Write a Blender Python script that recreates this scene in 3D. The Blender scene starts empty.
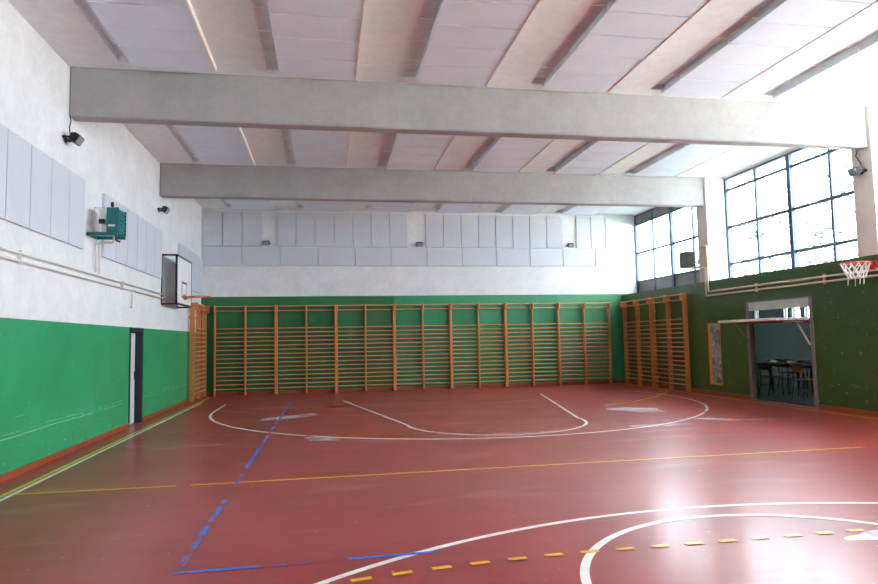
import bpy, bmesh, math, random
from mathutils import Vector, Matrix
random.seed(7)
PI = math.pi
S = bpy.context.scene
COL = S.collection

# ------------------------------------------------------------------ helpers
def lin(c):
    c /= 255.0
    return c / 12.92 if c <= .04045 else ((c + .055) / 1.055) ** 2.4
def rgb(r, g, b):
    return (lin(r), lin(g), lin(b), 1)

class MB:
    """collects shapes, then links them as one mesh object"""
    def __init__(s): s.bm = bmesh.new()
    def box(s, x0, x1, y0, y1, z0, z1, bevel=0, M=None):
        vs = [Vector((x, y, z)) for x in (x0, x1) for y in (y0, y1) for z in (z0, z1)]
        if M is not None: vs = [M @ v for v in vs]
        v = [s.bm.verts.new(p) for p in vs]
        fs = [s.bm.faces.new([v[i] for i in f]) for f in ((0,1,3,2),(4,6,7,5),(0,4,5,1),(2,3,7,6),(0,2,6,4),(1,5,7,3))]
        if bevel:
            es = list({e for f in fs for e in f.edges})
            bmesh.ops.bevel(s.bm, geom=es, offset=bevel, segments=2, affect='EDGES', profile=.5)
        return s
    def quad(s, *pts):
        s.bm.faces.new([s.bm.verts.new(p) for p in pts]); return s
    def tube(s, pts, r, n=8, closed=False, cap=True):
        pts = [Vector(p) for p in pts]; m = len(pts); rings = []
        up = None
        for i, p in enumerate(pts):
            a = pts[(i - 1) % m] if (closed or i > 0) else p
            b = pts[(i + 1) % m] if (closed or i < m - 1) else p
            t = (b - a).normalized()
            if up is None:
                up = Vector((0, 0, 1)) if abs(t.z) < .9 else Vector((1, 0, 0))
            u = (up - t * up.dot(t))
            if u.length < 1e-4: u = t.orthogonal()
            u.normalize(); w = t.cross(u); up = u
            rr = r[i] if isinstance(r, (list, tuple)) else r
            rings.append([s.bm.verts.new(p + (u * math.cos(2*PI*k/n) + w * math.sin(2*PI*k/n)) * rr) for k in range(n)])
        for i in range(m if closed else m - 1):
            A, B = rings[i], rings[(i + 1) % m]
            for k in range(n):
                s.bm.faces.new((A[k], A[(k+1) % n], B[(k+1) % n], B[k]))
        if cap and not closed:
            s.bm.faces.new(list(reversed(rings[0]))); s.bm.faces.new(rings[-1])
        return s
    def ring(s, c, R, r, seg=32, n=8):
        return s.tube([(c[0]+R*math.cos(2*PI*k/seg), c[1]+R*math.sin(2*PI*k/seg), c[2]) for k in range(seg)], r, n, closed=True)
    def build(s, name, mat, parent=None, smooth=False, loc=None):
        me = bpy.data.meshes.new(name)
        bmesh.ops.recalc_face_normals(s.bm, faces=s.bm.faces[:])
        s.bm.to_mesh(me); s.bm.free()
        me.materials.append(mat)
        if smooth:
            for p in me.polygons: p.use_smooth = True
        o = bpy.data.objects.new(name, me); COL.objects.link(o)
        if parent: o.parent = parent
        if loc: o.location = loc
        return o

def tag(o, label, cat, group=None):
    o['label'] = label; o['category'] = cat
    if group: o['group'] = group
    return o
def thing(name, label, cat, loc=(0, 0, 0), rz=0, group=None):
    o = bpy.data.objects.new(name, None); COL.objects.link(o)
    o.empty_display_size = .1
    o.location = loc; o.rotation_euler = (0, 0, rz)
    return tag(o, label, cat, group)
def struct(o, label=None):
    o['kind'] = 'structure'
    if label: o['label'] = label
    return o
def copy_tree(o, parent=None):
    c = o.copy(); COL.objects.link(c); c.parent = parent
    for ch in list(o.children): copy_tree(ch, c)
    return c
def dup(root, loc, rz, label, group=None):
    c = copy_tree(root); c.location = loc; c.rotation_euler = (0, 0, rz); c['label'] = label
    if group: c['group'] = group
    return c
ORD = ['', 'first', 'second', 'third', 'fourth', 'fifth', 'sixth', 'seventh', 'eighth', 'ninth', 'tenth', 'eleventh',
       'twelfth', 'thirteenth', 'fourteenth', 'fifteenth', 'sixteenth', 'seventeenth', 'eighteenth', 'nineteenth', 'twentieth', 'twenty-first', 'twenty-second']

# ------------------------------------------------------------------ materials
class NT:
    def __init__(s, name):
        s.m = bpy.data.materials.new(name); s.m.use_nodes = True
        s.t = s.m.node_tree; s.n = s.t.nodes; s.l = s.t.links
        s.b = s.n['Principled BSDF']
    def co(s, scale=(1, 1, 1), kind='Object'):
        tc = s.n.new('ShaderNodeTexCoord'); mp = s.n.new('ShaderNodeMapping')
        mp.inputs['Scale'].default_value = scale
        s.l.new(tc.outputs[kind], mp.inputs['Vector']); return mp.outputs['Vector']
    def noise(s, scale, detail=4, rough=.6, vec=None):
        t = s.n.new('ShaderNodeTexNoise'); t.inputs['Scale'].default_value = scale
        t.inputs['Detail'].default_value = detail; t.inputs['Roughness'].default_value = rough
        s.l.new(vec if vec is not None else s.co(), t.inputs['Vector']); return t.outputs['Fac']
    def ramp(s, fac, stops):
        r = s.n.new('ShaderNodeValToRGB'); e = r.color_ramp.elements
        while len(e) < len(stops): e.new(.5)
        for i, (p, c) in enumerate(stops):
            e[i].position = p; e[i].color = c if isinstance(c, tuple) else (c, c, c, 1)
        s.l.new(fac, r.inputs['Fac']); return r.outputs['Color']
    def mix(s, fac, a, b, mode='MIX'):
        m = s.n.new('ShaderNodeMix'); m.data_type = 'RGBA'; m.blend_type = mode
        for sock, v in ((m.inputs[0], fac), (m.inputs[6], a), (m.inputs[7], b)):
            if isinstance(v, (int, float, tuple)): sock.default_value = v
            else: s.l.new(v, sock)
        return m.outputs[2]
    def math(s, op, a, b=0, c=None):
        m = s.n.new('ShaderNodeMath'); m.operation = op
        for i, v in enumerate((a, b, c)):
            if v is None: continue
            if isinstance(v, (int, float)): m.inputs[i].default_value = v
            else: s.l.new(v, m.inputs[i])
        return m.outputs[0]
    def xyz(s, vec=None):
        x = s.n.new('ShaderNodeSeparateXYZ'); s.l.new(vec if vec is not None else s.co(), x.inputs[0]); return x.outputs
    def bump(s, h, strength=.2, dist=.01):
        b = s.n.new('ShaderNodeBump'); b.inputs['Strength'].default_value = strength; b.inputs['Distance'].default_value = dist
        s.l.new(h, b.inputs['Height']); s.l.new(b.outputs['Normal'], s.b.inputs['Normal'])
    def set(s, base=None, rough=.5, metal=0, spec=None, ior=None):
        if base is not None:
            if isinstance(base, tuple): s.b.inputs['Base Color'].default_value = base
            else: s.l.new(base, s.b.inputs['Base Color'])
        if isinstance(rough, (int, float)): s.b.inputs['Roughness'].default_value = rough
        else: s.l.new(rough, s.b.inputs['Roughness'])
        s.b.inputs['Metallic'].default_value = metal
        if spec is not None: s.b.inputs['Specular IOR Level'].default_value = spec
        if ior is not None: s.b.inputs['IOR'].default_value = ior
        return s.m

def shade(c, k): return (min(1, c[0]*k), min(1, c[1]*k), min(1, c[2]*k), 1)
def plain(name, c, rough=.5, metal=0, var=.12, scale=9):
    t = NT(name)
    n = t.noise(scale, 3)
    return t.set(t.ramp(n, [(.3, shade(c, 1-var)), (.7, shade(c, 1+var))]), rough, metal)
def wood(name, c, along=(1, 1, 12), rough=.42):
    t = NT(name)
    n = t.noise(6, 5, .65, t.co((20, 20, 1.2) if along is None else along))
    return t.set(t.ramp(n, [(.25, shade(c, .72)), (.55, c), (.8, shade(c, 1.22))]), rough)

def specks(t, vec, scale, lo, hi):
    return t.ramp(t.noise(scale, 2, .5, vec), [(lo, 0.0), (hi, 1.0)])

WHITE = rgb(232, 233, 233)
def wall_paint(name, zsplit, green, white=WHITE, patch=None, scuff=.74):
    """white plaster above zsplit, gloss green paint below with chipped flecks and scuff lines"""
    t = NT(name); v = t.co(); x = t.xyz(v)
    w = t.ramp(t.noise(1.6, 6, .65, v), [(.3, shade(white, .88)), (.7, shade(white, 1.03))])
    fine = t.ramp(t.noise(9, 4, .6, v), [(.35, .93), (.65, 1.0)])
    w = t.mix(1.0, w, fine, 'MULTIPLY')
    g = t.ramp(t.noise(1.1, 5, .6, v), [(.3, shade(green, .86)), (.7, shade(green, 1.14))])
    if patch:
        a, b, c2, c3 = patch
        inside = t.math('MULTIPLY', t.math('GREATER_THAN', x[0], a), t.math('LESS_THAN', x[0], b))
        g2 = t.ramp(t.noise(2.2, 5, .6, v), [(.3, shade(c2, .92)), (.7, shade(c2, 1.1))])
        g = t.mix(inside, g, g2)
        far = t.math('GREATER_THAN', x[0], b)
        g = t.mix(far, g, c3)
    chips = t.math('MULTIPLY', specks(t, v, 13, scuff, scuff + .02), t.ramp(x[2], [(.25, 1.0), (.6, .25)]))
    drag = specks(t, t.co((3.2, 1.1, 30)), 1.0, .70, .76)
    low = t.math('MULTIPLY', t.math('LESS_THAN', x[2], 1.0), .55)
    g = t.mix(t.math('MULTIPLY', drag, low), g, rgb(150, 190, 165))
    g = t.mix(chips, g, rgb(205, 215, 205))
    if zsplit < 2:      # long shallow scratches along the wall
        for z0, k0, lo in ((.47, .0, .40), (.52, .0, .46)):
            d_ = t.math('ABSOLUTE', t.math('SUBTRACT', x[2], t.math('MULTIPLY_ADD', t.noise(.5, 3, .6, t.co((0, 1, 0))), .06, z0 - .03)))
            m_ = t.math('MULTIPLY', t.math('LESS_THAN', d_, .006), t.ramp(t.noise(1.3, 5, .7, t.co((0, 1, .2))), [(lo + .02, 0.0), (lo + .10, .8)]))
            g = t.mix(m_, g, rgb(160, 205, 180))
    smear = specks(t, v, .9, .66, .8)
    g = t.mix(t.math('MULTIPLY', smear, .25), g, rgb(150, 180, 175))
    isw = t.math('GREATER_THAN', x[2], zsplit)
    base = t.mix(isw, g, w)
    r = t.math('MULTIPLY_ADD', isw, .45, .36)
    t.bump(t.noise(30, 3, .6, v), .06, .01)
    return t.set(base, r)

def floor_colour(t, v):
    n = t.noise(.55, 6, .62, v)
    c = t.ramp(n, [(.3, rgb(146, 50, 46)), (.5, rgb(160, 58, 54)), (.72, rgb(172, 70, 67))])
    streak = t.ramp(t.noise(2.2, 6, .7, t.co((.7, 3.0, 1))), [(.35, .86), (.65, 1.0)])
    c = t.mix(1.0, c, streak, 'MULTIPLY')
    dust = specks(t, t.co((.8, 2.6, 1)), .8, .60, .82)
    c = t.mix(t.math('MULTIPLY', dust, .42), c, rgb(190, 150, 150))
    fl = specks(t, v, 14, .735, .755)
    return t.mix(t.math('MULTIPLY', fl, .6), c, rgb(205, 185, 180))
def floor_rough(t, v):
    a = t.ramp(t.noise(.8, 5, .6, v), [(.3, .285), (.7, .31)])
    return t.math('ADD', a, t.math('MULTIPLY', t.noise(7, 3, .6, t.co((1, 3, 1))), .05))
def floor_mat():
    t = NT('red_resin'); v = t.co()
    t.bump(t.noise(1.3, 3, .5, v), .05, .02)
    t.b.inputs['Coat Weight'].default_value = .16; t.b.inputs['Coat Roughness'].default_value = .15
    return t.set(floor_colour(t, v), floor_rough(t, v), spec=.34)
def line_mat(name, c, lo, hi, mark=None):
    """court paint, worn away to the red floor where the noise is low"""
    t = NT(name); v = t.co()
    worn = t.ramp(t.noise(1.7, 5, .7, v), [(lo, 0.0), (hi, 1.0)])
    cc = t.ramp(t.noise(8, 3, .6, v), [(.3, shade(c, .85)), (.7, shade(c, 1.08))])
    t.b.inputs['Coat Weight'].default_value = .16; t.b.inputs['Coat Roughness'].default_value = .15
    return t.set(t.mix(worn, floor_colour(t, v), cc), floor_rough(t, v), spec=.34)

M = {}
M['floor'] = floor_mat()
M['white_line'] = line_mat('white_court_paint', rgb(242, 240, 236), .28, .35)
M['worn_white'] = line_mat('worn_white_court_paint', rgb(176, 140, 134), .44, .62)
M['yellow_line'] = line_mat('yellow_court_paint', rgb(240, 184, 24), .27, .34)
M['worn_yellow'] = line_mat('worn_yellow_court_paint', rgb(205, 140, 30), .30, .44)
M['lemon_line'] = line_mat('lemon_court_paint', rgb(228, 212, 30), .25, .33)
M['blue_line'] = line_mat('blue_court_paint', rgb(28, 112, 218), .46, .52)
M['patch_grey'] = line_mat('grey_repair', rgb(200, 200, 212), .34, .56)
M['patch_faint'] = line_mat('faint_smear', rgb(172, 118, 116), .36, .62)
M['patch_brown'] = line_mat('brown_repair', rgb(130, 92, 78), .2, .3)
GREEN = rgb(30, 128, 74)
M['wall_left'] = wall_paint('left_wall_paint', 1.844, rgb(42, 154, 98), scuff=.70)
M['wall_back'] = wall_paint('far_wall_paint', 2.875, rgb(38, 112, 62), patch=(5.65, 10.89, rgb(8, 134, 82), rgb(66, 142, 96)), scuff=.8)
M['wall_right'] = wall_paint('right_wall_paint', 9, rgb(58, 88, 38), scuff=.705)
M['wall_rear'] = wall_paint('rear_wall_paint', 2.875, rgb(34, 120, 66))
t = NT('plaster'); v = t.co()
M['ceiling'] = t.set(t.mix(1.0, t.ramp(t.noise(1.1, 6, .65, v), [(.3, rgb(230, 238, 241)), (.7, rgb(240, 247, 250))]),
                           t.ramp(t.noise(6, 4, .6, v), [(.35, .93), (.65, 1.0)]), 'MULTIPLY'), .85)
t = NT('concrete'); v = t.co()
M['beam'] = t.set(t.mix(1.0, t.ramp(t.noise(1.4, 6, .65, v), [(.3, rgb(158, 157, 156)), (.7, rgb(174, 173, 172))]),
                        t.ramp(t.noise(11, 4, .6, v), [(.35, .94), (.65, 1.0)]), 'MULTIPLY'), .8)
M['pillar'] = plain('pillar_plaster', rgb(222, 214, 208), .8, var=.05, scale=3)
M['reveal'] = plain('white_reveal_paint', rgb(232, 232, 230), .7, var=.03, scale=3)
M['base'] = wood('baseboard_wood', rgb(158, 76, 46), (4, 4, 18), .4)
M['ceil_panel'] = plain('ceiling_board', rgb(226, 239, 252), .8, var=.03, scale=2)
M['ceil_trim'] = plain('white_metal_trim', rgb(238, 232, 224), .5, var=.03)
M['wall_panel'] = plain('grey_acoustic_board', rgb(203, 207, 214), .75, var=.03, scale=2)
M['bar_wood'] = wood('beech_rung', rgb(210, 140, 94), (2.5, 14, 14))
M['post_wood'] = wood('varnished_post', rgb(204, 128, 70), (14, 14, 2.2))
M['frame'] = plain('window_steel', rgb(74, 88, 104), .45, .2, var=.08)
M['louvre'] = plain('grey_louvre', rgb(118, 118, 118), .6, var=.1, scale=20)
M['black'] = plain('black_steel', rgb(26, 27, 30), .45, .2)
M['white_pipe'] = plain('white_pipe_paint', rgb(226, 222, 214), .4, var=.05)
M['cream_pipe'] = plain('cream_pipe_paint', rgb(214, 196, 172), .4, var=.08)
M['teal'] = plain('teal_enamel', rgb(14, 112, 112), .35, var=.08)
M['white_enamel'] = plain('white_enamel', rgb(232, 232, 228), .35, var=.03)
M['board'] = plain('white_backboard', rgb(238, 238, 236), .4, var=.03)
M['orange_rim'] = plain('orange_rim_paint', rgb(214, 92, 40), .4, var=.1)
M['red_rim'] = plain('red_rim_paint', rgb(216, 62, 40), .4, var=.1)
M['cord'] = plain('white_cord', rgb(236, 232, 226), .8, var=.05)
M['grey_metal'] = plain('galvanised_steel', rgb(158, 156, 150), .4, .5, var=.1)
M['jamb'] = plain('jamb_steel', rgb(140, 130, 130), .4, .1, var=.12)
M['door_panel'] = plain('white_door_sheet', rgb(238, 241, 240), .4, var=.04)
M['transom'] = plain('pale_corrugated_sheet', rgb(206, 204, 196), .5, var=.04)
M['guard'] = plain('pale_pink_wire', rgb(206, 170, 160), .5, var=.05)
M['red_edge'] = plain('red_door_edge', rgb(150, 52, 52), .5, var=.08)
M['door_white'] = plain('white_door_leaf', rgb(224, 218, 214), .4, var=.04)
M['door_frame'] = plain('dark_door_frame', rgb(24, 34, 46), .45, var=.1)
M['grey_heater'] = plain('grey_green_heater', rgb(84, 100, 90), .5, var=.1)
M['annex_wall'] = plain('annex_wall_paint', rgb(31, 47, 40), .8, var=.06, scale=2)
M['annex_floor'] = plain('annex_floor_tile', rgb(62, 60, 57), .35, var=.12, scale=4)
M['desk'] = wood('desk_top', rgb(150, 134, 104), (3, 12, 12))
M['chair_ply'] = wood('chair_plywood', rgb(158, 112, 66), (3, 12, 12))
M['dark_steel'] = plain('dark_green_steel', rgb(48, 60, 56), .4, .3)
M['glint_white'] = plain('glint_and_cup_white', rgb(240, 240, 238), .7, var=.02)  # white of the painted seat reflection, also used for the cup
M['gravel'] = plain('pale_ground', rgb(205, 200, 192), .9, var=.06, scale=3)
M['bark'] = plain('bark', rgb(112, 100, 88), .9, var=.2, scale=12)
M['foliage'] = plain('foliage', rgb(50, 64, 52), .6, var=.2, scale=3)
M['lens'] = plain('lamp_glass', rgb(150, 155, 158), .1, var=.04)
# clear glass: transmits straight through with a faint reflection
g = bpy.data.materials.new('window_glass'); g.use_nodes = True
n = g.node_tree.nodes; n.clear()
o_ = n.new('ShaderNodeOutputMaterial'); mx = n.new('ShaderNodeMixShader'); lw_ = n.new('ShaderNodeLayerWeight'); pw = n.new('ShaderNodeMath'); pw.operation = 'POWER'; pw.inputs[1].default_value = 5
fr = n.new('ShaderNodeMath'); fr.operation = 'MULTIPLY_ADD'; fr.inputs[1].default_value = .6; fr.inputs[2].default_value = .03
tr = n.new('ShaderNodeBsdfTransparent'); tr.inputs['Color'].default_value = (.95, .975, .98, 1)
gl = n.new('ShaderNodeBsdfGlossy'); gl.inputs['Roughness'].default_value = .02
L = g.node_tree.links.new
L(lw_.outputs['Facing'], pw.inputs[0]); L(pw.outputs[0], fr.inputs[0]); L(fr.outputs[0], mx.inputs[0]); L(tr.outputs[0], mx.inputs[1]); L(gl.outputs[0], mx.inputs[2]); L(mx.outputs[0], o_.inputs[0])
M['glass'] = g
# photo collage: patches of many colours
t = NT('photo_collage'); v = t.co((1, 1, 1))
vo = t.n.new('ShaderNodeTexVoronoi'); vo.inputs['Scale'].default_value = 5.5; vo.distance = 'CHEBYCHEV'
t.l.new(t.co((1, 1.2, .8)), vo.inputs['Vector'])
hs = t.n.new('ShaderNodeHueSaturation'); hs.inputs['Saturation'].default_value = .55; hs.inputs['Value'].default_value = .6
t.l.new(vo.outputs['Color'], hs.inputs['Color'])
vo2 = t.n.new('ShaderNodeTexNoise'); vo2.inputs['Scale'].default_value = 8; vo2.inputs['Detail'].default_value = 4
t.l.new(v, vo2.inputs['Vector'])
M['collage'] = t.set(t.mix(.4, hs.outputs[0], t.ramp(vo2.outputs['Fac'], [(.38, rgb(40, 34, 40)), (.5, rgb(130, 110, 115)), (.64, rgb(215, 205, 215))])), .4)
M['orange_card'] = plain('orange_card', rgb(226, 140, 40), .5, var=.06)
M['cyan_card'] = plain('cyan_card', rgb(20, 150, 170), .5, var=.06)
M['red_card'] = plain('red_card', rgb(200, 40, 40), .5, var=.06)

# ------------------------------------------------------------------ room numbers (metres)
W, D, R, H = 13.105, 19.61, -4.85, 5.504       # right wall x, far wall y, rear wall y, ceiling z
WX = 13.66                                    # plane of the windows, behind the deep pillars
SILL = 2.845
PILL = [(14.70, 15.15), (9.66, 10.11), (4.62, 5.07), (-.42, .03)]

# floor, ceiling
fl = struct(MB().box(-.02, W + .02, R, D, -.2, 0).build('floor', M['floor']), 'glossy worn red gym floor with court lines')
STRIPS = [(.93 + 2.02*k, 2.03 + 2.02*k) for k in range(6)]
BAYS_Y = [5.25, 10.35, 15.20]                 # near end of the panel strips of each bay, all 4.2 m long
cm = MB().box(-.3, WX + .5, R - .3, D + .3, H + .09, H + .3)
prev = R - .3
for y in BAYS_Y:
    cm.box(-.3, WX + .5, prev, y, H, H + .09)
    px = -.3
    for a, c in STRIPS:
        cm.box(px, a - .19, y, y + 4.2, H, H + .09); px = a + .06
    cm.box(px, WX + .5, y, y + 4.2, H, H + .09)
    prev = y + 4.2
cm.box(-.3, WX + .5, prev, D + .3, H, H + .09)
struct(cm.build('ceiling', M['ceiling']))
# left wall with door hole
DL0, DL1, DLZ = 12.80, 13.62, 1.81
struct(MB().box(-.3, 0, R - .3, DL0, 0, H).box(-.3, 0, DL1, D + .3, 0, H).box(-.3, 0, DL0, DL1, DLZ, H).build('wall_left', M['wall_left']))
struct(MB().box(-.0, WX + .5, D, D + .3, 0, H).build('wall_back', M['wall_back']))
struct(MB().box(-.0, WX + .5, R - .3, R, 0, H).build('wall_rear', M['wall_rear']))
# right wall (green, up to the sill) with door hole
DR0, DR1, DRZ = 11.33, 13.24, 2.2
wr = struct(MB().box(W, W + .1, R, DR0, 0, SILL).box(W, W + .1, DR1, D, 0, SILL).box(W, W + .1, DR0, DR1, DRZ, SILL).build('wall_right', M['wall_right']))
struct(MB().box(W + .1, WX + .12, R, D, SILL - .1, SILL - .004).build('trim_1', M['reveal']), 'white window ledge on top of right wall')
# pillars and beams
for i, (a, b) in enumerate(PILL):
    struct(MB().box(W, WX + .15, a, b, SILL, H, .012).build('trim_%d' % (i + 2), M['pillar']), 'white concrete pillar between the high windows')
def beam(n, y0, y1, zb):
    mb = MB().box(0, W, y0, y1, zb, H + .03, .03)
    return struct(mb.build('ceiling_beam', M['beam']), n)
beam('nearer grey concrete beam crossing under the ceiling', 9.715, 9.955, 4.775)
beam('farther grey concrete beam crossing under the ceiling', 14.765, 15.005, 4.770)
# baseboards
struct(MB().box(0, .022, R, DL0 - .035, 0, .085, .006).box(0, .022, DL1 + .035, D, 0, .085, .006).build('baseboard_left', M['base']))
struct(MB().box(.022, W - .022, D - .022, D, 0, .1, .006).build('baseboard_back', M['base']))
struct(MB().box(W - .022, W, R, DR0 - .05, 0, .1, .006).box(W - .022, W, DR1 + .05, D, 0, .1, .006).build('baseboard_right', M['base']))

# windows: bays between the pillars, five uprights, four rows
def window(n, y0, y1, slats=False):
    o = struct(MB().box(WX - .02, WX + .06, y0, y1, SILL, SILL + .07).box(WX - .02, WX + .06, y0, y1, H - .09, H - .04)
               .box(WX - .02, WX + .06, y0, y0 + .05, SILL, H - .04).box(WX - .02, WX + .06, y1 - .05, y1, SILL, H - .04).build('window_%d' % n, M['frame']))
    p = (y1 - y0) / 4
    for k in (1, 2, 3):
        w = .055 if k == 2 else .030
        MB().box(WX - .03 if k == 2 else WX, WX + .06, y0 + p*k - w, y0 + p*k + w, SILL + .06, H - .08).build('mullion', M['frame'], o)
    rows = (3.27, 4.20, 5.15)
    for z in rows:
        MB().box(WX + .002, WX + .05, y0 + .04, y1 - .04, z - .031, z + .031).build('transom', M['frame'], o)
    zs = (SILL + .06,) + rows + (H - .08,)
    for k in range(4):
        for r in range(4):
            a, b = y0 + p*k + .02, y0 + p*(k+1) - .02
            if slats and r in (0, 3):
                mb = MB(); m = 5 if r == 3 else 7
                for q in range(m):
                    h = (zs[r+1] - zs[r]) / m
                    mb.box(WX + .022, WX + .036, a, b, zs[r] + h*q, zs[r] + h*(q + .86))
                mb.box(WX + .037, WX + .042, a, b, zs[r], zs[r+1])
                mb.build('louvre_panel', M['louvre'], o)
            else:
                MB().box(WX + .025, WX + .031, a, b, zs[r], zs[r+1]).build('pane', M['glass'], o)
    return o
bays = [(15.15, D), (10.11, 14.70), (5.07, 9.66), (.03, 4.62), (R, -.42)]
for i, (a, b) in enumerate(bays):
    window(i + 1, a, b, slats=(i == 0))
# soffit strip over the windows so the frames meet the ceiling
struct(MB().box(WX - .02, WX + .14, R, D, H - .045, H).build('trim_6', M['reveal']))

# ------------------------------------------------------------------ court markings (paint on the floor)
LZ = .0012
def line(name, pts, w, mat, dash=None, z=LZ):
    mb = MB(); pts = [Vector((p[0], p[1])) for p in pts]
    n = len(pts); off = []
    for i in range(n):
        t = (pts[min(i+1, n-1)] - pts[max(i-1, 0)]).normalized(); off.append(Vector((-t.y, t.x)) * w / 2)
    for i in range(n - 1):
        a, b = pts[i], pts[i+1]
        if dash is not None and not dash(i): continue
        mb.quad((a.x+off[i].x, a.y+off[i].y, z), (a.x-off[i].x, a.y-off[i].y, z), (b.x-off[i+1].x, b.y-off[i+1].y, z), (b.x+off[i+1].x, b.y+off[i+1].y, z))
    return mb.build(name, mat, fl)
def seg(p, q, step=.25):
    p, q = Vector(p), Vector(q); n = max(1, int((q-p).length / step))
    return [p.lerp(q, i/n) for i in range(n+1)]
def arc(c, r, a0, a1, n=48):
    return [(c[0] + r*math.cos(math.radians(a0+(a1-a0)*i/n)), c[1] + r*math.sin(math.radians(a0+(a1-a0)*i/n))) for i in range(n+1)]
CX = 6.61
line('white_sideline', seg((.425, R), (.425, 17.6)), .05, M['white_line'])
line('yellow_sideline', seg((.345, R), (.345, 19.2)), .05, M['lemon_line'])
line('yellow_sideline', seg((12.87, R), (12.87, 19.2)), .06, M['yellow_line'], z=LZ)
line('yellow_halfway_line', seg((.46, 7.38), (2.02, 7.36)), .055, M['yellow_line'], z=LZ*2)
line('yellow_halfway_line', seg((2.17, 7.36), (10.5, 7.44)), .055, M['yellow_line'], z=LZ*2)
line('white_baseline', seg((.9, 16.74), (12.2, 16.76)), .05, M['worn_white'])
line('white_three_point_line', [(1.13, 16.74), (1.13, 15.5)] + arc((CX, 15.06), 5.48, 180, 320, 70), .055, M['white_line'])
line('white_three_point_line', arc((CX, 15.06), 5.48, 322, 376, 30) , .055, M['white_line'])
line('white_key_line', seg((4.0, 16.74), (5.02, 11.45)), .05, M['white_line'])
line('white_key_line', seg((9.26, 16.74), (8.2, 11.45)), .05, M['white_line'])
line('white_free_throw_line', seg((5.02, 11.44), (8.2, 11.46)), .05, M['worn_white'])
line('white_free_throw_arc', arc((CX, 11.43), 1.6, 180, 360), .055, M['white_line'])
line('white_three_point_line', arc((6.75, 0), 5.27, 10, 170, 80), .055, M['white_line'])
line('white_free_throw_circle', arc((6.68, 3.42), 1.57, -10, 190, 70), .06, M['white_line'], z=LZ*2)
line('white_free_throw_line', seg((5.1, 3.42), (8.25, 3.42)), .05, M['white_line'])
line('blue_sideline', seg((2.63, 4.72), (2.69, 16.9)), .05, M['blue_line'], z=LZ*3)
line('blue_cross_line', seg((2.6, 4.59), (4.35, 4.62)), .045, M['blue_line'], z=LZ*3)
def dashed(name, f, x0, x1, per, duty, w, mat):
    pts = []; k = 0; x = x0
    pts = [(x0 + per*k/2, f(x0 + per*k/2)) for k in range(int((x1-x0)/per*2))]
    line(name, pts, w, mat, dash=lambda i: i % 2 == 0, z=LZ*4)
dashed('yellow_dashed_line', lambda x: 4.375 - .06*max(0, 5.5-x)**2, 3.22, 9.9, .266, .5, .05, M['yellow_line'])
dashed('yellow_dashed_line', lambda x: 10.42 + (.075*max(0, 5.2-x)**2 if x < 5.2 else .055*max(0, x-7.6)**2), .9, 12.6, .34, .5, .05, M['worn_yellow'])
line('yellow_goal_line', [(.8, 15.83), (1.6, 14.9), (2.4, 14.05), (3.6, 13.4), (5.2, 13.15), (7.5, 13.15)], .05, M['worn_yellow'], z=LZ*2)
line('yellow_goal_line', [(12.67, 16.3), (12.55, 16.0), (12.3, 15.7), (11.53, 14.78), (10.57, 13.94), (9.6, 13.4)], .06, M['yellow_line'], z=LZ*5)
def blob(name, cx, cy, rx, ry, rot, mat, seed):
    rnd = random.Random(seed); mb = MB(); n = 40; ph = [rnd.uniform(0, 6.28) for _ in range(4)]
    ca, sa = math.cos(rot), math.sin(rot); vs = []
    for k in range(n):
        a = 2*PI*k/n
        r = 1 + .16*math.sin(2*a+ph[0]) + .12*math.sin(3*a+ph[1]) + .09*math.sin(5*a+ph[2]) + .05*math.sin(9*a+ph[3])
        x, y = rx*r*math.cos(a), ry*r*math.sin(a)
        vs.append((cx + x*ca - y*sa, cy + x*sa + y*ca, LZ*.5))
    mb.quad(*vs); return mb.build(name, mat, fl)
for i, (a, b, c, d, e, m) in enumerate([(9.85, 12.4, .5, .42, -.9, 'patch_grey'), (9.1, 10.15, .5, .16, 0, 'patch_grey'), (10.4, 10.6, .42, .14, -.6, 'patch_grey'),
        (2.9, 13.5, .75, .22, .6, 'patch_grey'), (3.55, 10.3, .3, .22, -.5, 'patch_grey'), (6.9, 10.0, .6, .16, 0, 'patch_faint'), (3.0, 15.4, 1.2, .3, 0, 'patch_faint'),
        (6.46, 4.94, .1, .05, -.7, 'patch_brown'), (7.75, 4.25, .4, .1, .1, 'patch_grey'), (9.0, 9.6, .5, .12, .2, 'patch_faint'), (1.6, 10.1, .5, .13, .2, 'patch_faint'),
        (8.1, 15.0, .8, .2, .1, 'patch_faint'), (5.0, 15.3, 1.6, .25, 0, 'patch_faint'), (10.9, 10.35, .45, .04, -.1, 'patch_grey')]):
    blob('repair_patch', a, b, c, d, e, M[m], i + 3)

# ------------------------------------------------------------------ ceiling panel strips
def ceiling_strip(x0, x1, y1, lab):
    ln = 4.2; cx = (x0 + x1) / 2; zb = 5.435 - H
    r = thing('ceiling_panel_strip', lab, 'ceiling panels', (cx, y1 - ln/2, H), 0, 'strips of ceiling panels')
    hw = (x1 - x0) / 2
    for k in range(7):
        a = -ln/2 + .6*k
        MB().box(-hw, hw, a + .010, a + .590, zb, zb + .05, .003).build('panel', M['ceil_panel'], r)
        if k:
            MB().box(-hw - .20, -hw - .002, a - .008, a + .008, -.012, -.004).build('hanging_clip', M['ceil_trim'], r)
    MB().box(hw + .003, hw + .03, -ln/2, ln/2, zb - .008, 0).build('edge_trim', M['ceil_trim'], r)
    MB().box(-hw + .08, -hw + .12, -ln/2 + .02, ln/2 - .02, zb + .05, -.001).box(hw - .07, hw - .03, -ln/2 + .02, ln/2 - .02, zb + .05, -.001).build('batten', M['ceil_trim'], r)
    return r
xs = STRIPS
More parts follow.
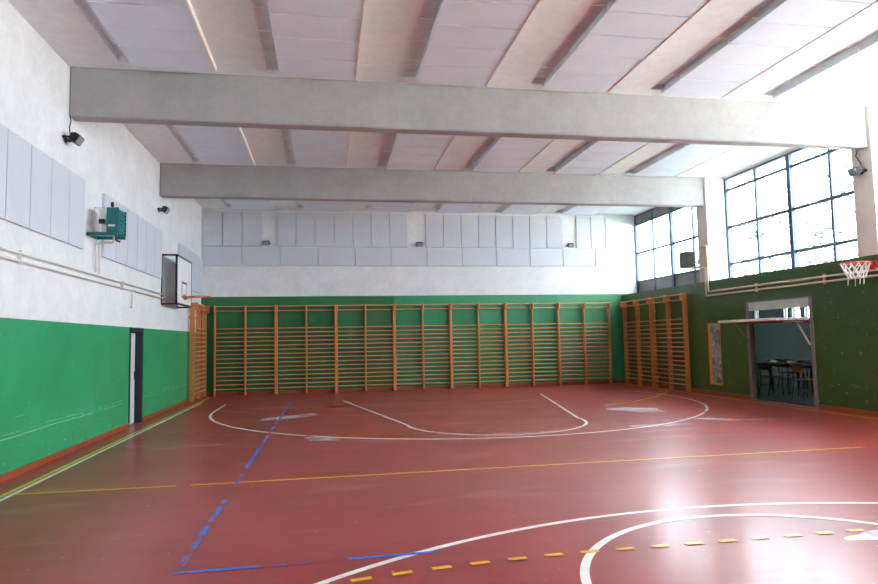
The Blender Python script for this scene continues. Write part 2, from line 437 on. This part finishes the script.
for b, (y1, nm) in enumerate([(9.45, 'in front of the nearer beam'), (14.55, 'between the two beams'), (19.40, 'behind the farther beam')]):
    for k, (a, c) in enumerate(xs):
        ceiling_strip(a, c, y1, 'strip of pale ceiling panels %s, %s from the left wall' % (nm, ORD[k+1]))

# ------------------------------------------------------------------ wall acoustic panels
def wpanel(axis, a, b, z0, z1, lab, grp):
    if axis == 'back':
        o = MB().box(-(b-a)/2 + .011, (b-a)/2 - .011, -.05, 0, 0, z1 - z0, .004).build('acoustic_panel', M['wall_panel'], loc=((a+b)/2, D - .002, z0))
    else:
        o = MB().box(0, .04, -(b-a)/2 + .008, (b-a)/2 - .008, 0, z1 - z0, .004).build('acoustic_panel', M['wall_panel'], loc=(.002, (a+b)/2, z0))
    return tag(o, lab, 'wall panel', grp)
k = 0
for a, n, w in ((.035, 3, .561), (2.150, 7, .5625), (6.643, 8, .5615), (11.585, 3, .5)):
    for i in range(n):
        k += 1
        wpanel('back', a + w*i, a + w*(i+1), 4.365, 5.40, 'tall grey acoustic panel in upper row of far wall, %s from the left' % ORD[k], 'upper acoustic panels on the far wall')
for i in range(12):
    wpanel('back', .045 + 1.106*i, min(.045 + 1.106*(i+1), W - .02), 3.79, 4.335, 'wide grey acoustic panel in lower row of far wall, %s from the left' % ORD[i+1], 'lower acoustic panels on the far wall')
k = 0
for a, n, w, nm in ((6.71, 6, .6, 'bank nearest the camera'), (11.15, 6, .625, 'bank behind the green heater'), (16.60, 5, .597, 'bank beside the basketball backboard')):
    for i in range(n):
        wpanel('left', a + w*i, a + w*(i+1), 2.95, 4.0, 'grey acoustic panel on left wall, %s, %s from the near end' % (nm, ORD[i+1]), 'acoustic panels on the left wall')

# ------------------------------------------------------------------ wall bars
def wall_bars(label, group):
    r = thing('wall_bars', label, 'wall bars', group=group)
    for px in (-.852, 0, .852):
        mb = MB().box(px - .021, px + .021, -.145, -.02, 0, 2.60, .006)
        mb.box(px - .02, px + .02, -.225, -.14, 2.41, 2.615, .02)
        mb.box(px - .015, px + .015, -.02, 0, .3, .36).box(px - .015, px + .015, -.02, 0, 2.2, 2.26)
        mb.build('post', M['post_wood'], r)
    for i, z in enumerate([2.575, 2.445] + [.19 + .1242*k for k in range(15)]):
        y = -.195 if i == 0 else -.115
        n = 10; mb = MB(); pr = []
        mb.tube([(-.868, y, z), (.868, y, z)], .0175, n)
        mb.build('rung', M['bar_wood'], r, smooth=False)
    return r
g_b = 'wall bars along the far wall'
first = None
for k in range(7):
    x = 1.263 + 1.7445*k
    if k == 6: x -= .02
    lab = 'two-bay wooden wall bars on the far wall, %s unit from the left' % ORD[k+1]
    if first is None:
        first = wall_bars(lab, g_b); first.location = (x, D - .024, 0)
    else: dup(first, (x, D - .024, 0), 0, lab)
dup(first, (.024, 18.70, 0), PI/2, 'two-bay wooden wall bars seen edge-on against the left wall near the corner', 'wall bars on the side walls')
dup(first, (W - .024, 18.39, 0), -PI/2, 'two-bay wooden wall bars on right green wall, unit next to the far corner', 'wall bars on the side walls')
dup(first, (W - .024, 16.58, 0), -PI/2, 'two-bay wooden wall bars on right green wall, unit nearer the photo collage', 'wall bars on the side walls')

# ------------------------------------------------------------------ floodlights
def floodlight(label, loc, rz, tilt=.5, proto=None):
    r = thing('floodlight', label, 'floodlight', loc, rz, 'black floodlights on the walls')
    T = Matrix.Translation((0, -.15, 0)) @ Matrix.Rotation(tilt, 4, 'X')
    MB().box(-.10, .10, -.05, .05, -.07, .07, .02, T).box(-.08, .08, .05, .075, -.05, .05, 0, T).build('housing', M['black'], r)
    MB().box(-.085, .085, -.056, -.048, -.055, .055, 0, T).build('lens', M['lens'], r)
    MB().box(-.03, .03, -.012, 0, -.05, .05).box(-.115, -.105, -.16, 0, -.015, .015).box(.105, .115, -.16, 0, -.015, .015).box(-.115, .115, -.02, -.008, -.015, .015).build('bracket', M['black'], r)
    return r
floodlight('black floodlight on left wall below the end of the nearer beam', (.002, 9.62, 4.42), PI/2, .55)
floodlight('black floodlight on left wall below the end of the farther beam', (.002, 14.72, 4.45), PI/2, .55)
floodlight('black floodlight on far wall in the leftmost gap between grey panels', (1.85, D - .002, 4.455), 0, .35)
floodlight('black floodlight on far wall in the middle gap between grey panels', (6.44, D - .002, 4.45), 0, .35)
floodlight('black floodlight on far wall in the rightmost gap between grey panels', (11.34, D - .002, 4.45), 0, .35)
f = floodlight('black floodlight on the pillar at upper right beside the window', (W - .002, 9.89, 4.37), -PI/2, .2)
MB().tube([(-.05, -.02, .40), (-.06, -.05, .30), (.0, -.07, .22), (.05, -.06, .14), (.03, -.08, .06)], .008, 6).build('cable', M['black'], f)
f = [o for o in COL.objects if o.get('label', '').startswith('black floodlight on left wall below the end of the nearer')][0]
MB().tube([(.06, -.03, .36), (.05, -.05, .28), (.03, -.04, .18), (0, -.06, .07)], .008, 6).build('cable', M['black'], f)

# ------------------------------------------------------------------ pipes
def pipe_thing(name, label, mat, runs, r, brackets=(), sx=1, wallx=0):
    o = thing(name, label, 'pipe')
    for pts in runs:
        MB().tube(pts, r, 10).build('pipe', mat, o, smooth=True)
    for (y, z0, z1) in brackets:
        x0, x1 = sorted((wallx + sx*.002, wallx + sx*.055))
        MB().box(x0, x1, y - .009, y + .009, z0, z1).build('bracket', mat, o)
    return o
def rnd_path(*pts, r=.05):
    out = [Vector(pts[0])]
    for i in range(1, len(pts) - 1):
        p = Vector(pts[i]); a = (Vector(pts[i-1]) - p).normalized(); b = (Vector(pts[i+1]) - p).normalized()
        for k in range(5):
            s = k / 4; out.append((p + a*r)*(1-s)**2 + p*2*s*(1-s) + (p + b*r)*s**2)
    out.append(Vector(pts[-1])); return out
pipe_thing('heating_pipes', 'pair of thin white heating pipes running along the left wall', M['white_pipe'],
           [[(.045, R, 2.61), (.045, 16.9, 2.62)], [(.045, R, 2.515), (.045, 16.9, 2.525)],
            rnd_path((.045, 12.75, 2.515), (.045, 12.75, 2.26), (.045, 12.70, 2.20), r=.03)], .016,
           [(y, 2.485, 2.65) for y in (6.0, 8.3, 12.2)], 1, 0)
pipe_thing('heating_pipes', 'pair of cream heating pipes running along the right green wall to the pillar', M['cream_pipe'],
           [rnd_path((W - .05, R, 2.575), (W - .05, 14.70, 2.575), (W - .05, 14.70, 3.25), (W - .05, 15.2, 3.25), (W - .11, 15.27, 3.25)),
            rnd_path((W - .05, R, 2.475), (W - .05, 14.81, 2.475), (W - .05, 14.81, 3.20), (W - .18, 14.95, 3.20), (W - .2, 15.2, 3.20), (W - .2, 15.23, 3.25)),
            rnd_path((W - .05, 14.70, 3.22), (W - .05, 14.70, 3.73), (W - .05, 15.1, 3.73), r=.04)], .021,
           [(y, 2.43, 2.63) for y in (6.4, 8.6, 10.9, 12.9)], -1, W)

# ------------------------------------------------------------------ green unit heater on the left wall
h = thing('unit_heater', 'teal green fan heater on a bracket high on the left wall', 'heater', (.003, 10.52, 3.25))
MB().box(.27, .42, .0, .40, .0, .39, .012).build('casing', M['teal'], h)
mb = MB()
for k in range(6):
    z = .030 + .059*k
    mb.box(.418, .438, .02, .38, z, z + .032, .004, None)
mb.box(.42, .445, 0, .018, 0, .39).box(.42, .445, .382, .40, 0, .39)
mb.build('louvre_grille', M['teal'], h)
MB().box(-.0, .44, -.03, .03, -.055, -.005, .004).box(-.0, .44, .36, .42, -.055, -.005, .004).box(0, .03, -.03, .42, -.055, -.005).build('support_bracket', M['teal'], h)
MB().box(.17, .272, .03, .37, .18, .38, .01).box(.2, .272, .05, .35, .02, .17, .01).build('fan_cowl', M['white_enamel'], h)
MB().box(.17, .25, -.03, .03, .13, .20, .006).build('motor', M['black'], h)
mb = MB()
for x in (.1, .17):
    mb.tube([(x, 0, .0), (x, 0, .38)], .004, 6)
mb.tube([(.1, 0, .38), (.27, 0, .38)], .004, 6).tube([(.1, 0, .0), (.27, 0, .0)], .004, 6).tube([(.1, .40, .0), (.1, .40, .38)], .004, 6).tube([(.1, 0, .38), (.1, .40, .38)], .004, 6)
mb.build('fan_guard', M['guard'], h)
MB().tube(rnd_path((.35, .2, -.0), (.35, .2, -.10), (.42, .2, -.12), r=.04), .014, 8).build('drain_tap', M['black'], h)
MB().box(.3, .34, .1, .13, .42, .49).tube([(.32, .115, .38), (.32, .115, .43)], .008, 6).build('air_vent', M['black'], h)
MB().box(.30, .40, -.003, .0, .09, .12).build('maker_plate', M['white_enamel'], h)
mb = MB().tube(rnd_path((.30, .28, -.01), (.30, .28, -.13), (.04, .28, -.13), (.04, .28, -.59), r=.05), .016, 10)
mb.tube(rnd_path((.30, .36, -.01), (.30, .36, -.10), (.05, .40, -.10), (.05, .40, -.59), r=.05), .016, 10)
mb.build('feed_pipe', M['white_pipe'], h, smooth=True)

# grey unit heater in front of the far right window
h2 = thing('unit_heater', 'small grey fan heater on the pillar in front of the far right window', 'heater', (12.965, 15.28, 3.26))
MB().box(-.13, .13, 0, .34, 0, .42, .015).build('casing', M['grey_heater'], h2)
mb = MB()
for k in range(6): mb.box(-.11, .11, -.018, .002, .03 + .062*k, .06 + .062*k, .003)
mb.build('louvre_grille', M['grey_heater'], h2)
MB().box(.105, .135, -.14, .02, .1, .14).box(.12, .135, -.2, -.1, .05, .2).build('support_bracket', M['white_pipe'], h2)
MB().box(.13, .18, .03, .3, .04, .38, .01).build('fan_cowl', M['white_enamel'], h2)

# ------------------------------------------------------------------ basketball backboard on the left wall
b = thing('basketball_hoop', 'white framed backboard with orange hoop mounted on the left wall', 'basketball hoop', (.002, 15.02, 2.41))
BX, BW, BH = .33, 1.55, 1.10
MB().box(BX - .025, BX, .02, BW - .02, .02, BH - .02, .003).build('board', M['board'], b)
mb = MB()
for (y0, y1, z0, z1) in ((0, BW, BH - .03, BH + .01), (0, BW, -.01, .03), (-.0, .035, 0, BH), (BW - .035, BW, 0, BH)):
    mb.box(BX - .035, BX + .006, y0, y1, z0, z1)
mb.build('board_frame', M['black'], b)
mb = MB()
for y in (.0, BW - .035):
    mb.box(.0, .018, y, y + .035, -.02, BH).box(0, BX - .03, y, y + .03, BH - .025, BH + .01).box(0, BX - .03, y, y + .03, -.02, .015)
mb.build('wall_bracket', M['black'], b)
mb = MB(); sy0, sy1, sz0, sz1 = .49, 1.04, .17, .54
for (y0, y1, z0, z1) in ((sy0, sy1, sz1 - .04, sz1), (sy0, sy1, sz0, sz0 + .04), (sy0, sy0 + .03, sz0, sz1), (sy1 - .03, sy1, sz0, sz1)):
    mb.box(BX, BX + .003, y0, y1, z0, z1)
mb.build('target_square', M['black'], b)
mb = MB().box(BX, BX + .012, .68, .86, .13, .26).box(BX, BX + .12, .70, .84, .195, .212)
mb.ring((BX + .35, .77, .205), .235, .012, 36)
mb.tube([(BX, .69, .14), (BX + .2, .62, .2)], .006, 6).tube([(BX, .85, .14), (BX + .2, .92, .2)], .006, 6)
rim = mb.build('rim', M['orange_rim'], b)
mb = MB()
for k in range(12):
    a = 2*PI*k/12; mb.tube([(BX + .35 + .235*math.cos(a), .77 + .235*math.sin(a), .193), (BX + .35 + .235*math.cos(a), .77 + .235*math.sin(a), .178)], .004, 5)
mb.build('net_hook', M['orange_rim'], rim)

# ------------------------------------------------------------------ rim with net on the right wall
q = thing('basketball_hoop', 'red basketball rim with torn white net on right green wall', 'basketball hoop', (W - .002, 9.785, 2.70))
mb = MB().box(-.02, 0, -.09, .09, -.10, .04, .004).box(-.14, -.02, -.06, .06, -.012, .012)
mb.ring((-.36, 0, 0), .225, .011, 40)
mb.tube([(-.02, -.08, -.09), (-.2, -.16, -.01)], .008, 6).tube([(-.02, .08, -.09), (-.2, .16, -.01)], .008, 6)
rim = mb.build('rim', M['red_rim'], q)
rn = random.Random(5); mb = MB(); N = 12
def np(lv, k):
    R_ = [.225, .185, .15, .125][lv]; z = [-.005, -.10, -.19, -.265][lv]; a = 2*PI*(k + .5*(lv % 2))/N
    return Vector((-.36 + R_*math.cos(a), R_*math.sin(a), z))
jit = {}
def jp(lv, k):
    k %= N
    if (lv, k) not in jit:
        d = Vector((rn.uniform(-.02, .02), rn.uniform(-.02, .02), rn.uniform(-.02, .015))) * (0 if lv == 0 else 1)
        jit[(lv, k)] = np(lv, k) + d
    return jit[(lv, k)]
for lv in range(3):
    for k in range(N):
        for d in ((0, -1) if lv % 2 == 0 else (0, 1)):
            if lv == 2 and rn.random() < .3: continue
            a, c = jp(lv, k), jp(lv + 1, k + d)
            m_ = (a + c) / 2 + Vector((0, 0, -.008))
            mb.tube([a, m_, c], .0085, 5)
for k in (1, 4, 8, 9):
    a = jp(3, k); mb.tube([a, a + Vector((.01, .012, -.05)), a + Vector((-.01, .0, -.12))], .008, 5)
for k in range(N):
    a = 2*PI*k/N; mb.tube([np(0, k) + Vector((0, 0, -.012)), np(0, k) + Vector((0, 0, .016))], .009, 5)
mb.build('net', M['cord'], q)

# ------------------------------------------------------------------ left door (ajar) and the dark room behind it
d = struct(MB().box(-.3, .012, DL0 - .03, DL0 + .03, 0, DLZ + .02).box(-.3, .012, DL1 - .03, DL1 + .03, 0, DLZ + .02).box(-.3, .012, DL0, DL1, DLZ - .04, DLZ + .03).build('door_1', M['door_frame']), 'white door standing ajar in left green wall')
leaf = MB().box(-.04, 0, 0, .72, .01, 1.74, .004).build('door_leaf', M['door_white'], d)
leaf.location = (-.02, DL0 + .035, 0); leaf.rotation_euler = (0, 0, math.radians(7.5))
MB().box(-.002, .012, .62, .66, .84, 1.0).tube(rnd_path((.0, .64, .95), (.05, .64, .95), (.05, .55, .95), r=.02), .009, 8).build('door_handle', M['black'], leaf)
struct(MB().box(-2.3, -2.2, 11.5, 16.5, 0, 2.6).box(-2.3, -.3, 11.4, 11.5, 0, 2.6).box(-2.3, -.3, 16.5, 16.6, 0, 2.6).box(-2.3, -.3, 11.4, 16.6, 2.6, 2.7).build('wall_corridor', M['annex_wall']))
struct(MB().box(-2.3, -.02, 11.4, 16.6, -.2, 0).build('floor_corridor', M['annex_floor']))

# ------------------------------------------------------------------ right up-and-over door and the dark classroom behind it
AX, AY0, AY1, AH = 19.3, 8.6, 22.2, 2.72
d2 = struct(MB().box(W - .03, W + .07, DR0 - .05, DR0 + .03, 0, DRZ + .02).box(W - .03, W + .07, DR1 - .02, DR1 + .07, 0, DRZ + .02).box(W - .02, W + .12, DR0 - .05, DR1 + .1, DRZ, DRZ + .03).box(W, W + .12, DR0, DR1, 0, .025).build('door_2', M['jamb']), 'up-and-over metal door tilted open in right green wall')
mb = MB()
for k in range(38):
    y = DR0 + .04 + (DR1 - DR0 - .08)*k/38
    mb.box(W - .045, W - .005, y + .008, y + .036, 2.02, DRZ + .0)
mb.box(W - .005, W + .01, DR0 + .04, DR1 - .04, 2.02, DRZ)
mb.build('corrugated_transom', M['transom'], d2)
pan = MB().box(12.30, 14.35, DR0 + .03, DR1 - .02, 1.758, 1.808, .004).build('tilted_panel', M['door_panel'], d2)
MB().box(12.31, 14.34, DR0 + .04, DR1 - .03, 1.735, 1.757).build('underside', M['red_edge'], pan)
MB().box(12.60, 12.95, DR0 + .05, DR0 + .16, 1.715, 1.734).build('roller_guide', M['white_enamel'], pan)
MB().tube([(W - .02, DR0 + .06, 1.26), (12.83, DR0 + .08, 1.73)], .018, 8).build('support_arm', M['white_pipe'], d2)
MB().tube([(W - .02, DR1 - .03, 1.30), (12.70, DR1 - .05, 1.73)], .012, 8).build('support_arm', M['jamb'], d2)
# classroom shell
mb = MB(); zc0, zc1 = 1.98, 2.42; CLX = AX
sc = (AX - 3.615) / (18 - 3.615)
CLs = sorted([(a, b) for a, b in ((17.27*sc, 17.53*sc), (17.65*sc, 18.07*sc), (18.2*sc, 18.44*sc), (19.58*sc, 19.83*sc), (19.93*sc, 20.15*sc))])
mb.box(AX, AX + .2, AY0, AY1, 0, zc0).box(AX, AX + .2, AY0, AY1, zc1, AH)
prev = AY0
for a, c in CLs:
    mb.box(AX, AX + .2, prev, a, zc0, zc1); prev = c
mb.box(AX, AX + .2, prev, AY1, zc0, zc1)
mb.box(W + .1, AX + .2, AY0 - .2, AY0, 0, AH).box(W + .1, AX + .2, AY1, AY1 + .2, 0, AH)
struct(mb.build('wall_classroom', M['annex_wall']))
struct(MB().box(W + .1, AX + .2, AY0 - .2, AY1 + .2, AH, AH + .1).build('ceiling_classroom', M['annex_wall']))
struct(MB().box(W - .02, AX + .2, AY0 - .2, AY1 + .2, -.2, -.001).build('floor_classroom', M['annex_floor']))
for i, (a, c) in enumerate(CLs):
    w_ = struct(MB().box(AX + .05, AX + .1, a, a + .02, zc0, zc1).box(AX + .05, AX + .1, c - .02, c, zc0, zc1).box(AX + .05, AX + .1, a, c, zc0, zc0 + .02).box(AX + .05, AX + .1, a, c, zc1 - .02, zc1).build('window_%d' % (i + 6), M['frame']))
    MB().box(AX + .07, AX + .076, a + .02, c - .02, zc0 + .02, zc1 - .02).build('pane', M['glass'], w_)

# desks and chairs in the classroom
def desk(label, loc, w=1.3):
    r = thing('school_desk', label, 'desk', loc, 0, 'desks in the dark classroom')
    MB().box(-.25, .25, -w/2, w/2, .715, .74, .006).build('desktop', M['desk'], r)
    MB().box(-.21, .21, -w/2 + .06, w/2 - .06, .66, .714).build('apron', M['dark_steel'], r)
    for sx in (-.2, .2):
        for sy in (-w/2 + .08, w/2 - .08):
            MB().tube([(sx, sy, 0), (sx, sy, .67)], .014, 8).build('leg', M['dark_steel'], r)
    return r
def chair(label, loc, rz):
    r = thing('school_chair', label, 'chair', loc, rz, 'school chairs in the dark classroom')
    MB().box(-.19, .19, -.18, .19, .43, .445, .005).build('seat', M['chair_ply'], r)
    T = Matrix.Translation((0, -.205, .70)) @ Matrix.Rotation(.14, 4, 'X')
    MB().box(-.19, .19, -.008, .008, -.09, .09, .005, T).build('backrest', M['chair_ply'], r)
    for sx in (-.17, .17):
        MB().tube([(sx, .16, 0), (sx, .15, .43)], .011, 8).build('leg', M['dark_steel'], r)
        MB().tube(rnd_path((sx, -.24, 0), (sx, -.17, .43), (sx, -.215, .76), r=.05), .011, 8).build('leg', M['dark_steel'], r)
        MB().tube([(sx, -.2, .25), (sx, .155, .25)], .008, 6).build('stretcher', M['dark_steel'], r)
    return r
desk('school desk in the dark classroom, left one of the front pair', (14.95, 14.75, 0))
desk('school desk in the dark classroom, right one of the front pair', (14.95, 13.3, 0))
desk('school desk in the second row, left side of the classroom doorway', (16.7, 16.6, 0))
desk('school desk in the second row, right side of the classroom doorway', (16.7, 15.1, 0))
chair('wooden school chair with its back to the gym, left side of doorway', (14.35, 14.25, 0), -PI/2)
ch = chair('wooden school chair with a painted white reflection on its seat, in the doorway', (14.3, 13.05, 0), -PI/2)
chair('school chair behind the front desks, darker back, left', (15.9, 15.6, 0), -PI/2)
chair('school chair behind the front desks, darker back, right', (15.9, 14.35, 0), -PI/2)
chair('school chair beside the left front desk in dark classroom', (14.1, 14.9, 0), -.5)
tag(MB().box(-.14, .14, -.11, .11, 0, .004).build('glint_white', M['glint_white'], loc=(14.3, 13.05, .446)), 'white sheet standing in for the reflection on a school chair seat', 'glint_white')  # thin white sheet painted in for the reflection on the seat
cup = tag(MB().tube([(0, 0, 0), (0, 0, .02), (0, 0, .09)], [.03, .032, .04], 14).build('cup', M['glint_white'], loc=(14.82, 14.95, .741)), 'small white cup standing on the left classroom desk', 'cup')

# ------------------------------------------------------------------ photo collage on the right wall
po = thing('collage_poster', 'tall narrow photo collage with orange border hung on right green wall', 'poster', (W - .003, 14.63, .26))
MB().box(-.012, 0, -.27, .24, 0, 1.52).build('backing', M['orange_card'], po)
MB().box(-.016, -.0121, -.262, .115, .05, 1.50).build('photo_collage', M['collage'], po)
MB().box(-.019, -.0161, -.02, .12, 1.28, 1.44).build('cyan_card', M['cyan_card'], po)
MB().box(-.019, -.0161, -.22, -.12, 1.27, 1.37).build('red_card', M['red_card'], po)

# ------------------------------------------------------------------ outside: ground and trees behind the windows
struct(MB().box(WX + .2, 70, -20, 70, -.4, -.25).build('ground', M['gravel']))
def tree(label, loc, h, cr, seed, nl=2600):
    rnd = random.Random(seed)
    r = thing('tree', label, 'tree', loc, 0, 'trees outside the windows')
    pts = [(0, 0, 0), (.05, .03, h*.3), (-.06, .05, h*.6), (0, 0, h*.9)]
    mb = MB().tube(pts, [.2, .16, .11, .03], 8)
    for k in range(9):
        a = rnd.uniform(0, 6.28); z = h*rnd.uniform(.3, .75); L_ = cr*rnd.uniform(.5, .9)
        mb.tube([(0, 0, z), (L_*.5*math.cos(a), L_*.5*math.sin(a), z + L_*.3), (L_*math.cos(a), L_*math.sin(a), z + L_*.45)], [.07, .045, .015], 6)
    mb.build('trunk', M['bark'], r)
    mb = MB(); cl = []
    for k in range(34):
        while True:
            p = Vector((rnd.uniform(-1, 1), rnd.uniform(-1, 1), rnd.uniform(-1, 1)))
            if p.length < 1: break
        cl.append((Vector((p.x*cr, p.y*cr, h*.62 + p.z*h*.40)), rnd.uniform(.28, .5)*cr))
    for k in range(nl):
        c, s_ = rnd.choice(cl)
        p = c + Vector((rnd.gauss(0, .5), rnd.gauss(0, .5), rnd.gauss(0, .42)))*s_
        u = Vector((rnd.gauss(0, 1), rnd.gauss(0, 1), rnd.gauss(0, 1))).normalized(); w_ = u.orthogonal().normalized(); q_ = rnd.uniform(.08, .17)
        mb.quad(p - u*q_, p + w_*q_*.6, p + u*q_, p - w_*q_*.6)
    mb.build('crown', M['foliage'], r)
for i, (x, y, h_, c_, lab) in enumerate([
        (23, 20.3, 8, 2.0, 'pale leafy tree outside, seen through the right end of the near window'),
        (23.5, 26.5, 9, 2.2, 'pale leafy tree outside, seen left of the thick window upright'),
        (32, 33, 11, 2.8, 'pale tree outside, filling the middle of the near window')]):
    tree(lab, (x, y, -.25), h_, c_, i + 11)

# ------------------------------------------------------------------ light
wd = bpy.data.worlds.new('overcast_sky'); S.world = wd; wd.use_nodes = True
bg = wd.node_tree.nodes['Background']; bg.inputs[0].default_value = (.86, .94, 1.03, 1); bg.inputs[1].default_value = 13.5
sl = bpy.data.lights.new('sun', 'SUN'); sl.energy = 78; sl.angle = .02; sl.color = (1, .97, .96)
so = bpy.data.objects.new('sun', sl); COL.objects.link(so); so.location = (-20, 0, 30)
so.rotation_euler = Vector((-.14, .12, -1)).to_track_quat('-Z', 'Y').to_euler()      # near noon: lights the ground and trees outside, stays off the floor
for i, (a, b_) in enumerate(bays):
    ld = bpy.data.lights.new('window_portal', 'AREA'); ld.shape = 'RECTANGLE'; ld.size = b_ - a - .04; ld.size_y = H - SILL - .1
    ld.cycles.is_portal = True
    lo = bpy.data.objects.new('window_portal', ld); COL.objects.link(lo)
    lo.location = (WX + .09, (a + b_)/2, (H + SILL)/2); lo.rotation_euler = (PI/2, 0, PI/2)
S.cycles.max_bounces = 12; S.cycles.diffuse_bounces = 8; S.cycles.transparent_max_bounces = 16
S.cycles.sample_clamp_indirect = 0
S.cycles.use_denoising = True

# ------------------------------------------------------------------ camera
cam = bpy.data.cameras.new('camera'); co = bpy.data.objects.new('camera', cam); COL.objects.link(co)
F, YAW, PIT, ROL = 642.92, .1731, .0742, -.0191
cam.sensor_fit = 'HORIZONTAL'; cam.sensor_width = 36; cam.lens = 36*F/878; cam.clip_end = 200
f_ = Vector((math.sin(YAW)*math.cos(PIT), math.cos(YAW)*math.cos(PIT), math.sin(PIT)))
r_ = Vector((math.cos(YAW), -math.sin(YAW), 0)); u_ = r_.cross(f_)
r2 = r_*math.cos(ROL) + u_*math.sin(ROL); u2 = -r_*math.sin(ROL) + u_*math.cos(ROL)
mt = Matrix((r2, u2, -f_)).transposed().to_4x4(); mt.translation = (3.615, 0, 1.5)
co.matrix_world = mt
S.camera = co
vs = S.view_settings
vs.view_transform = 'Standard'; vs.look = 'None'; vs.exposure = 0.56; vs.gamma = 1.0; vs.use_curve_mapping = False
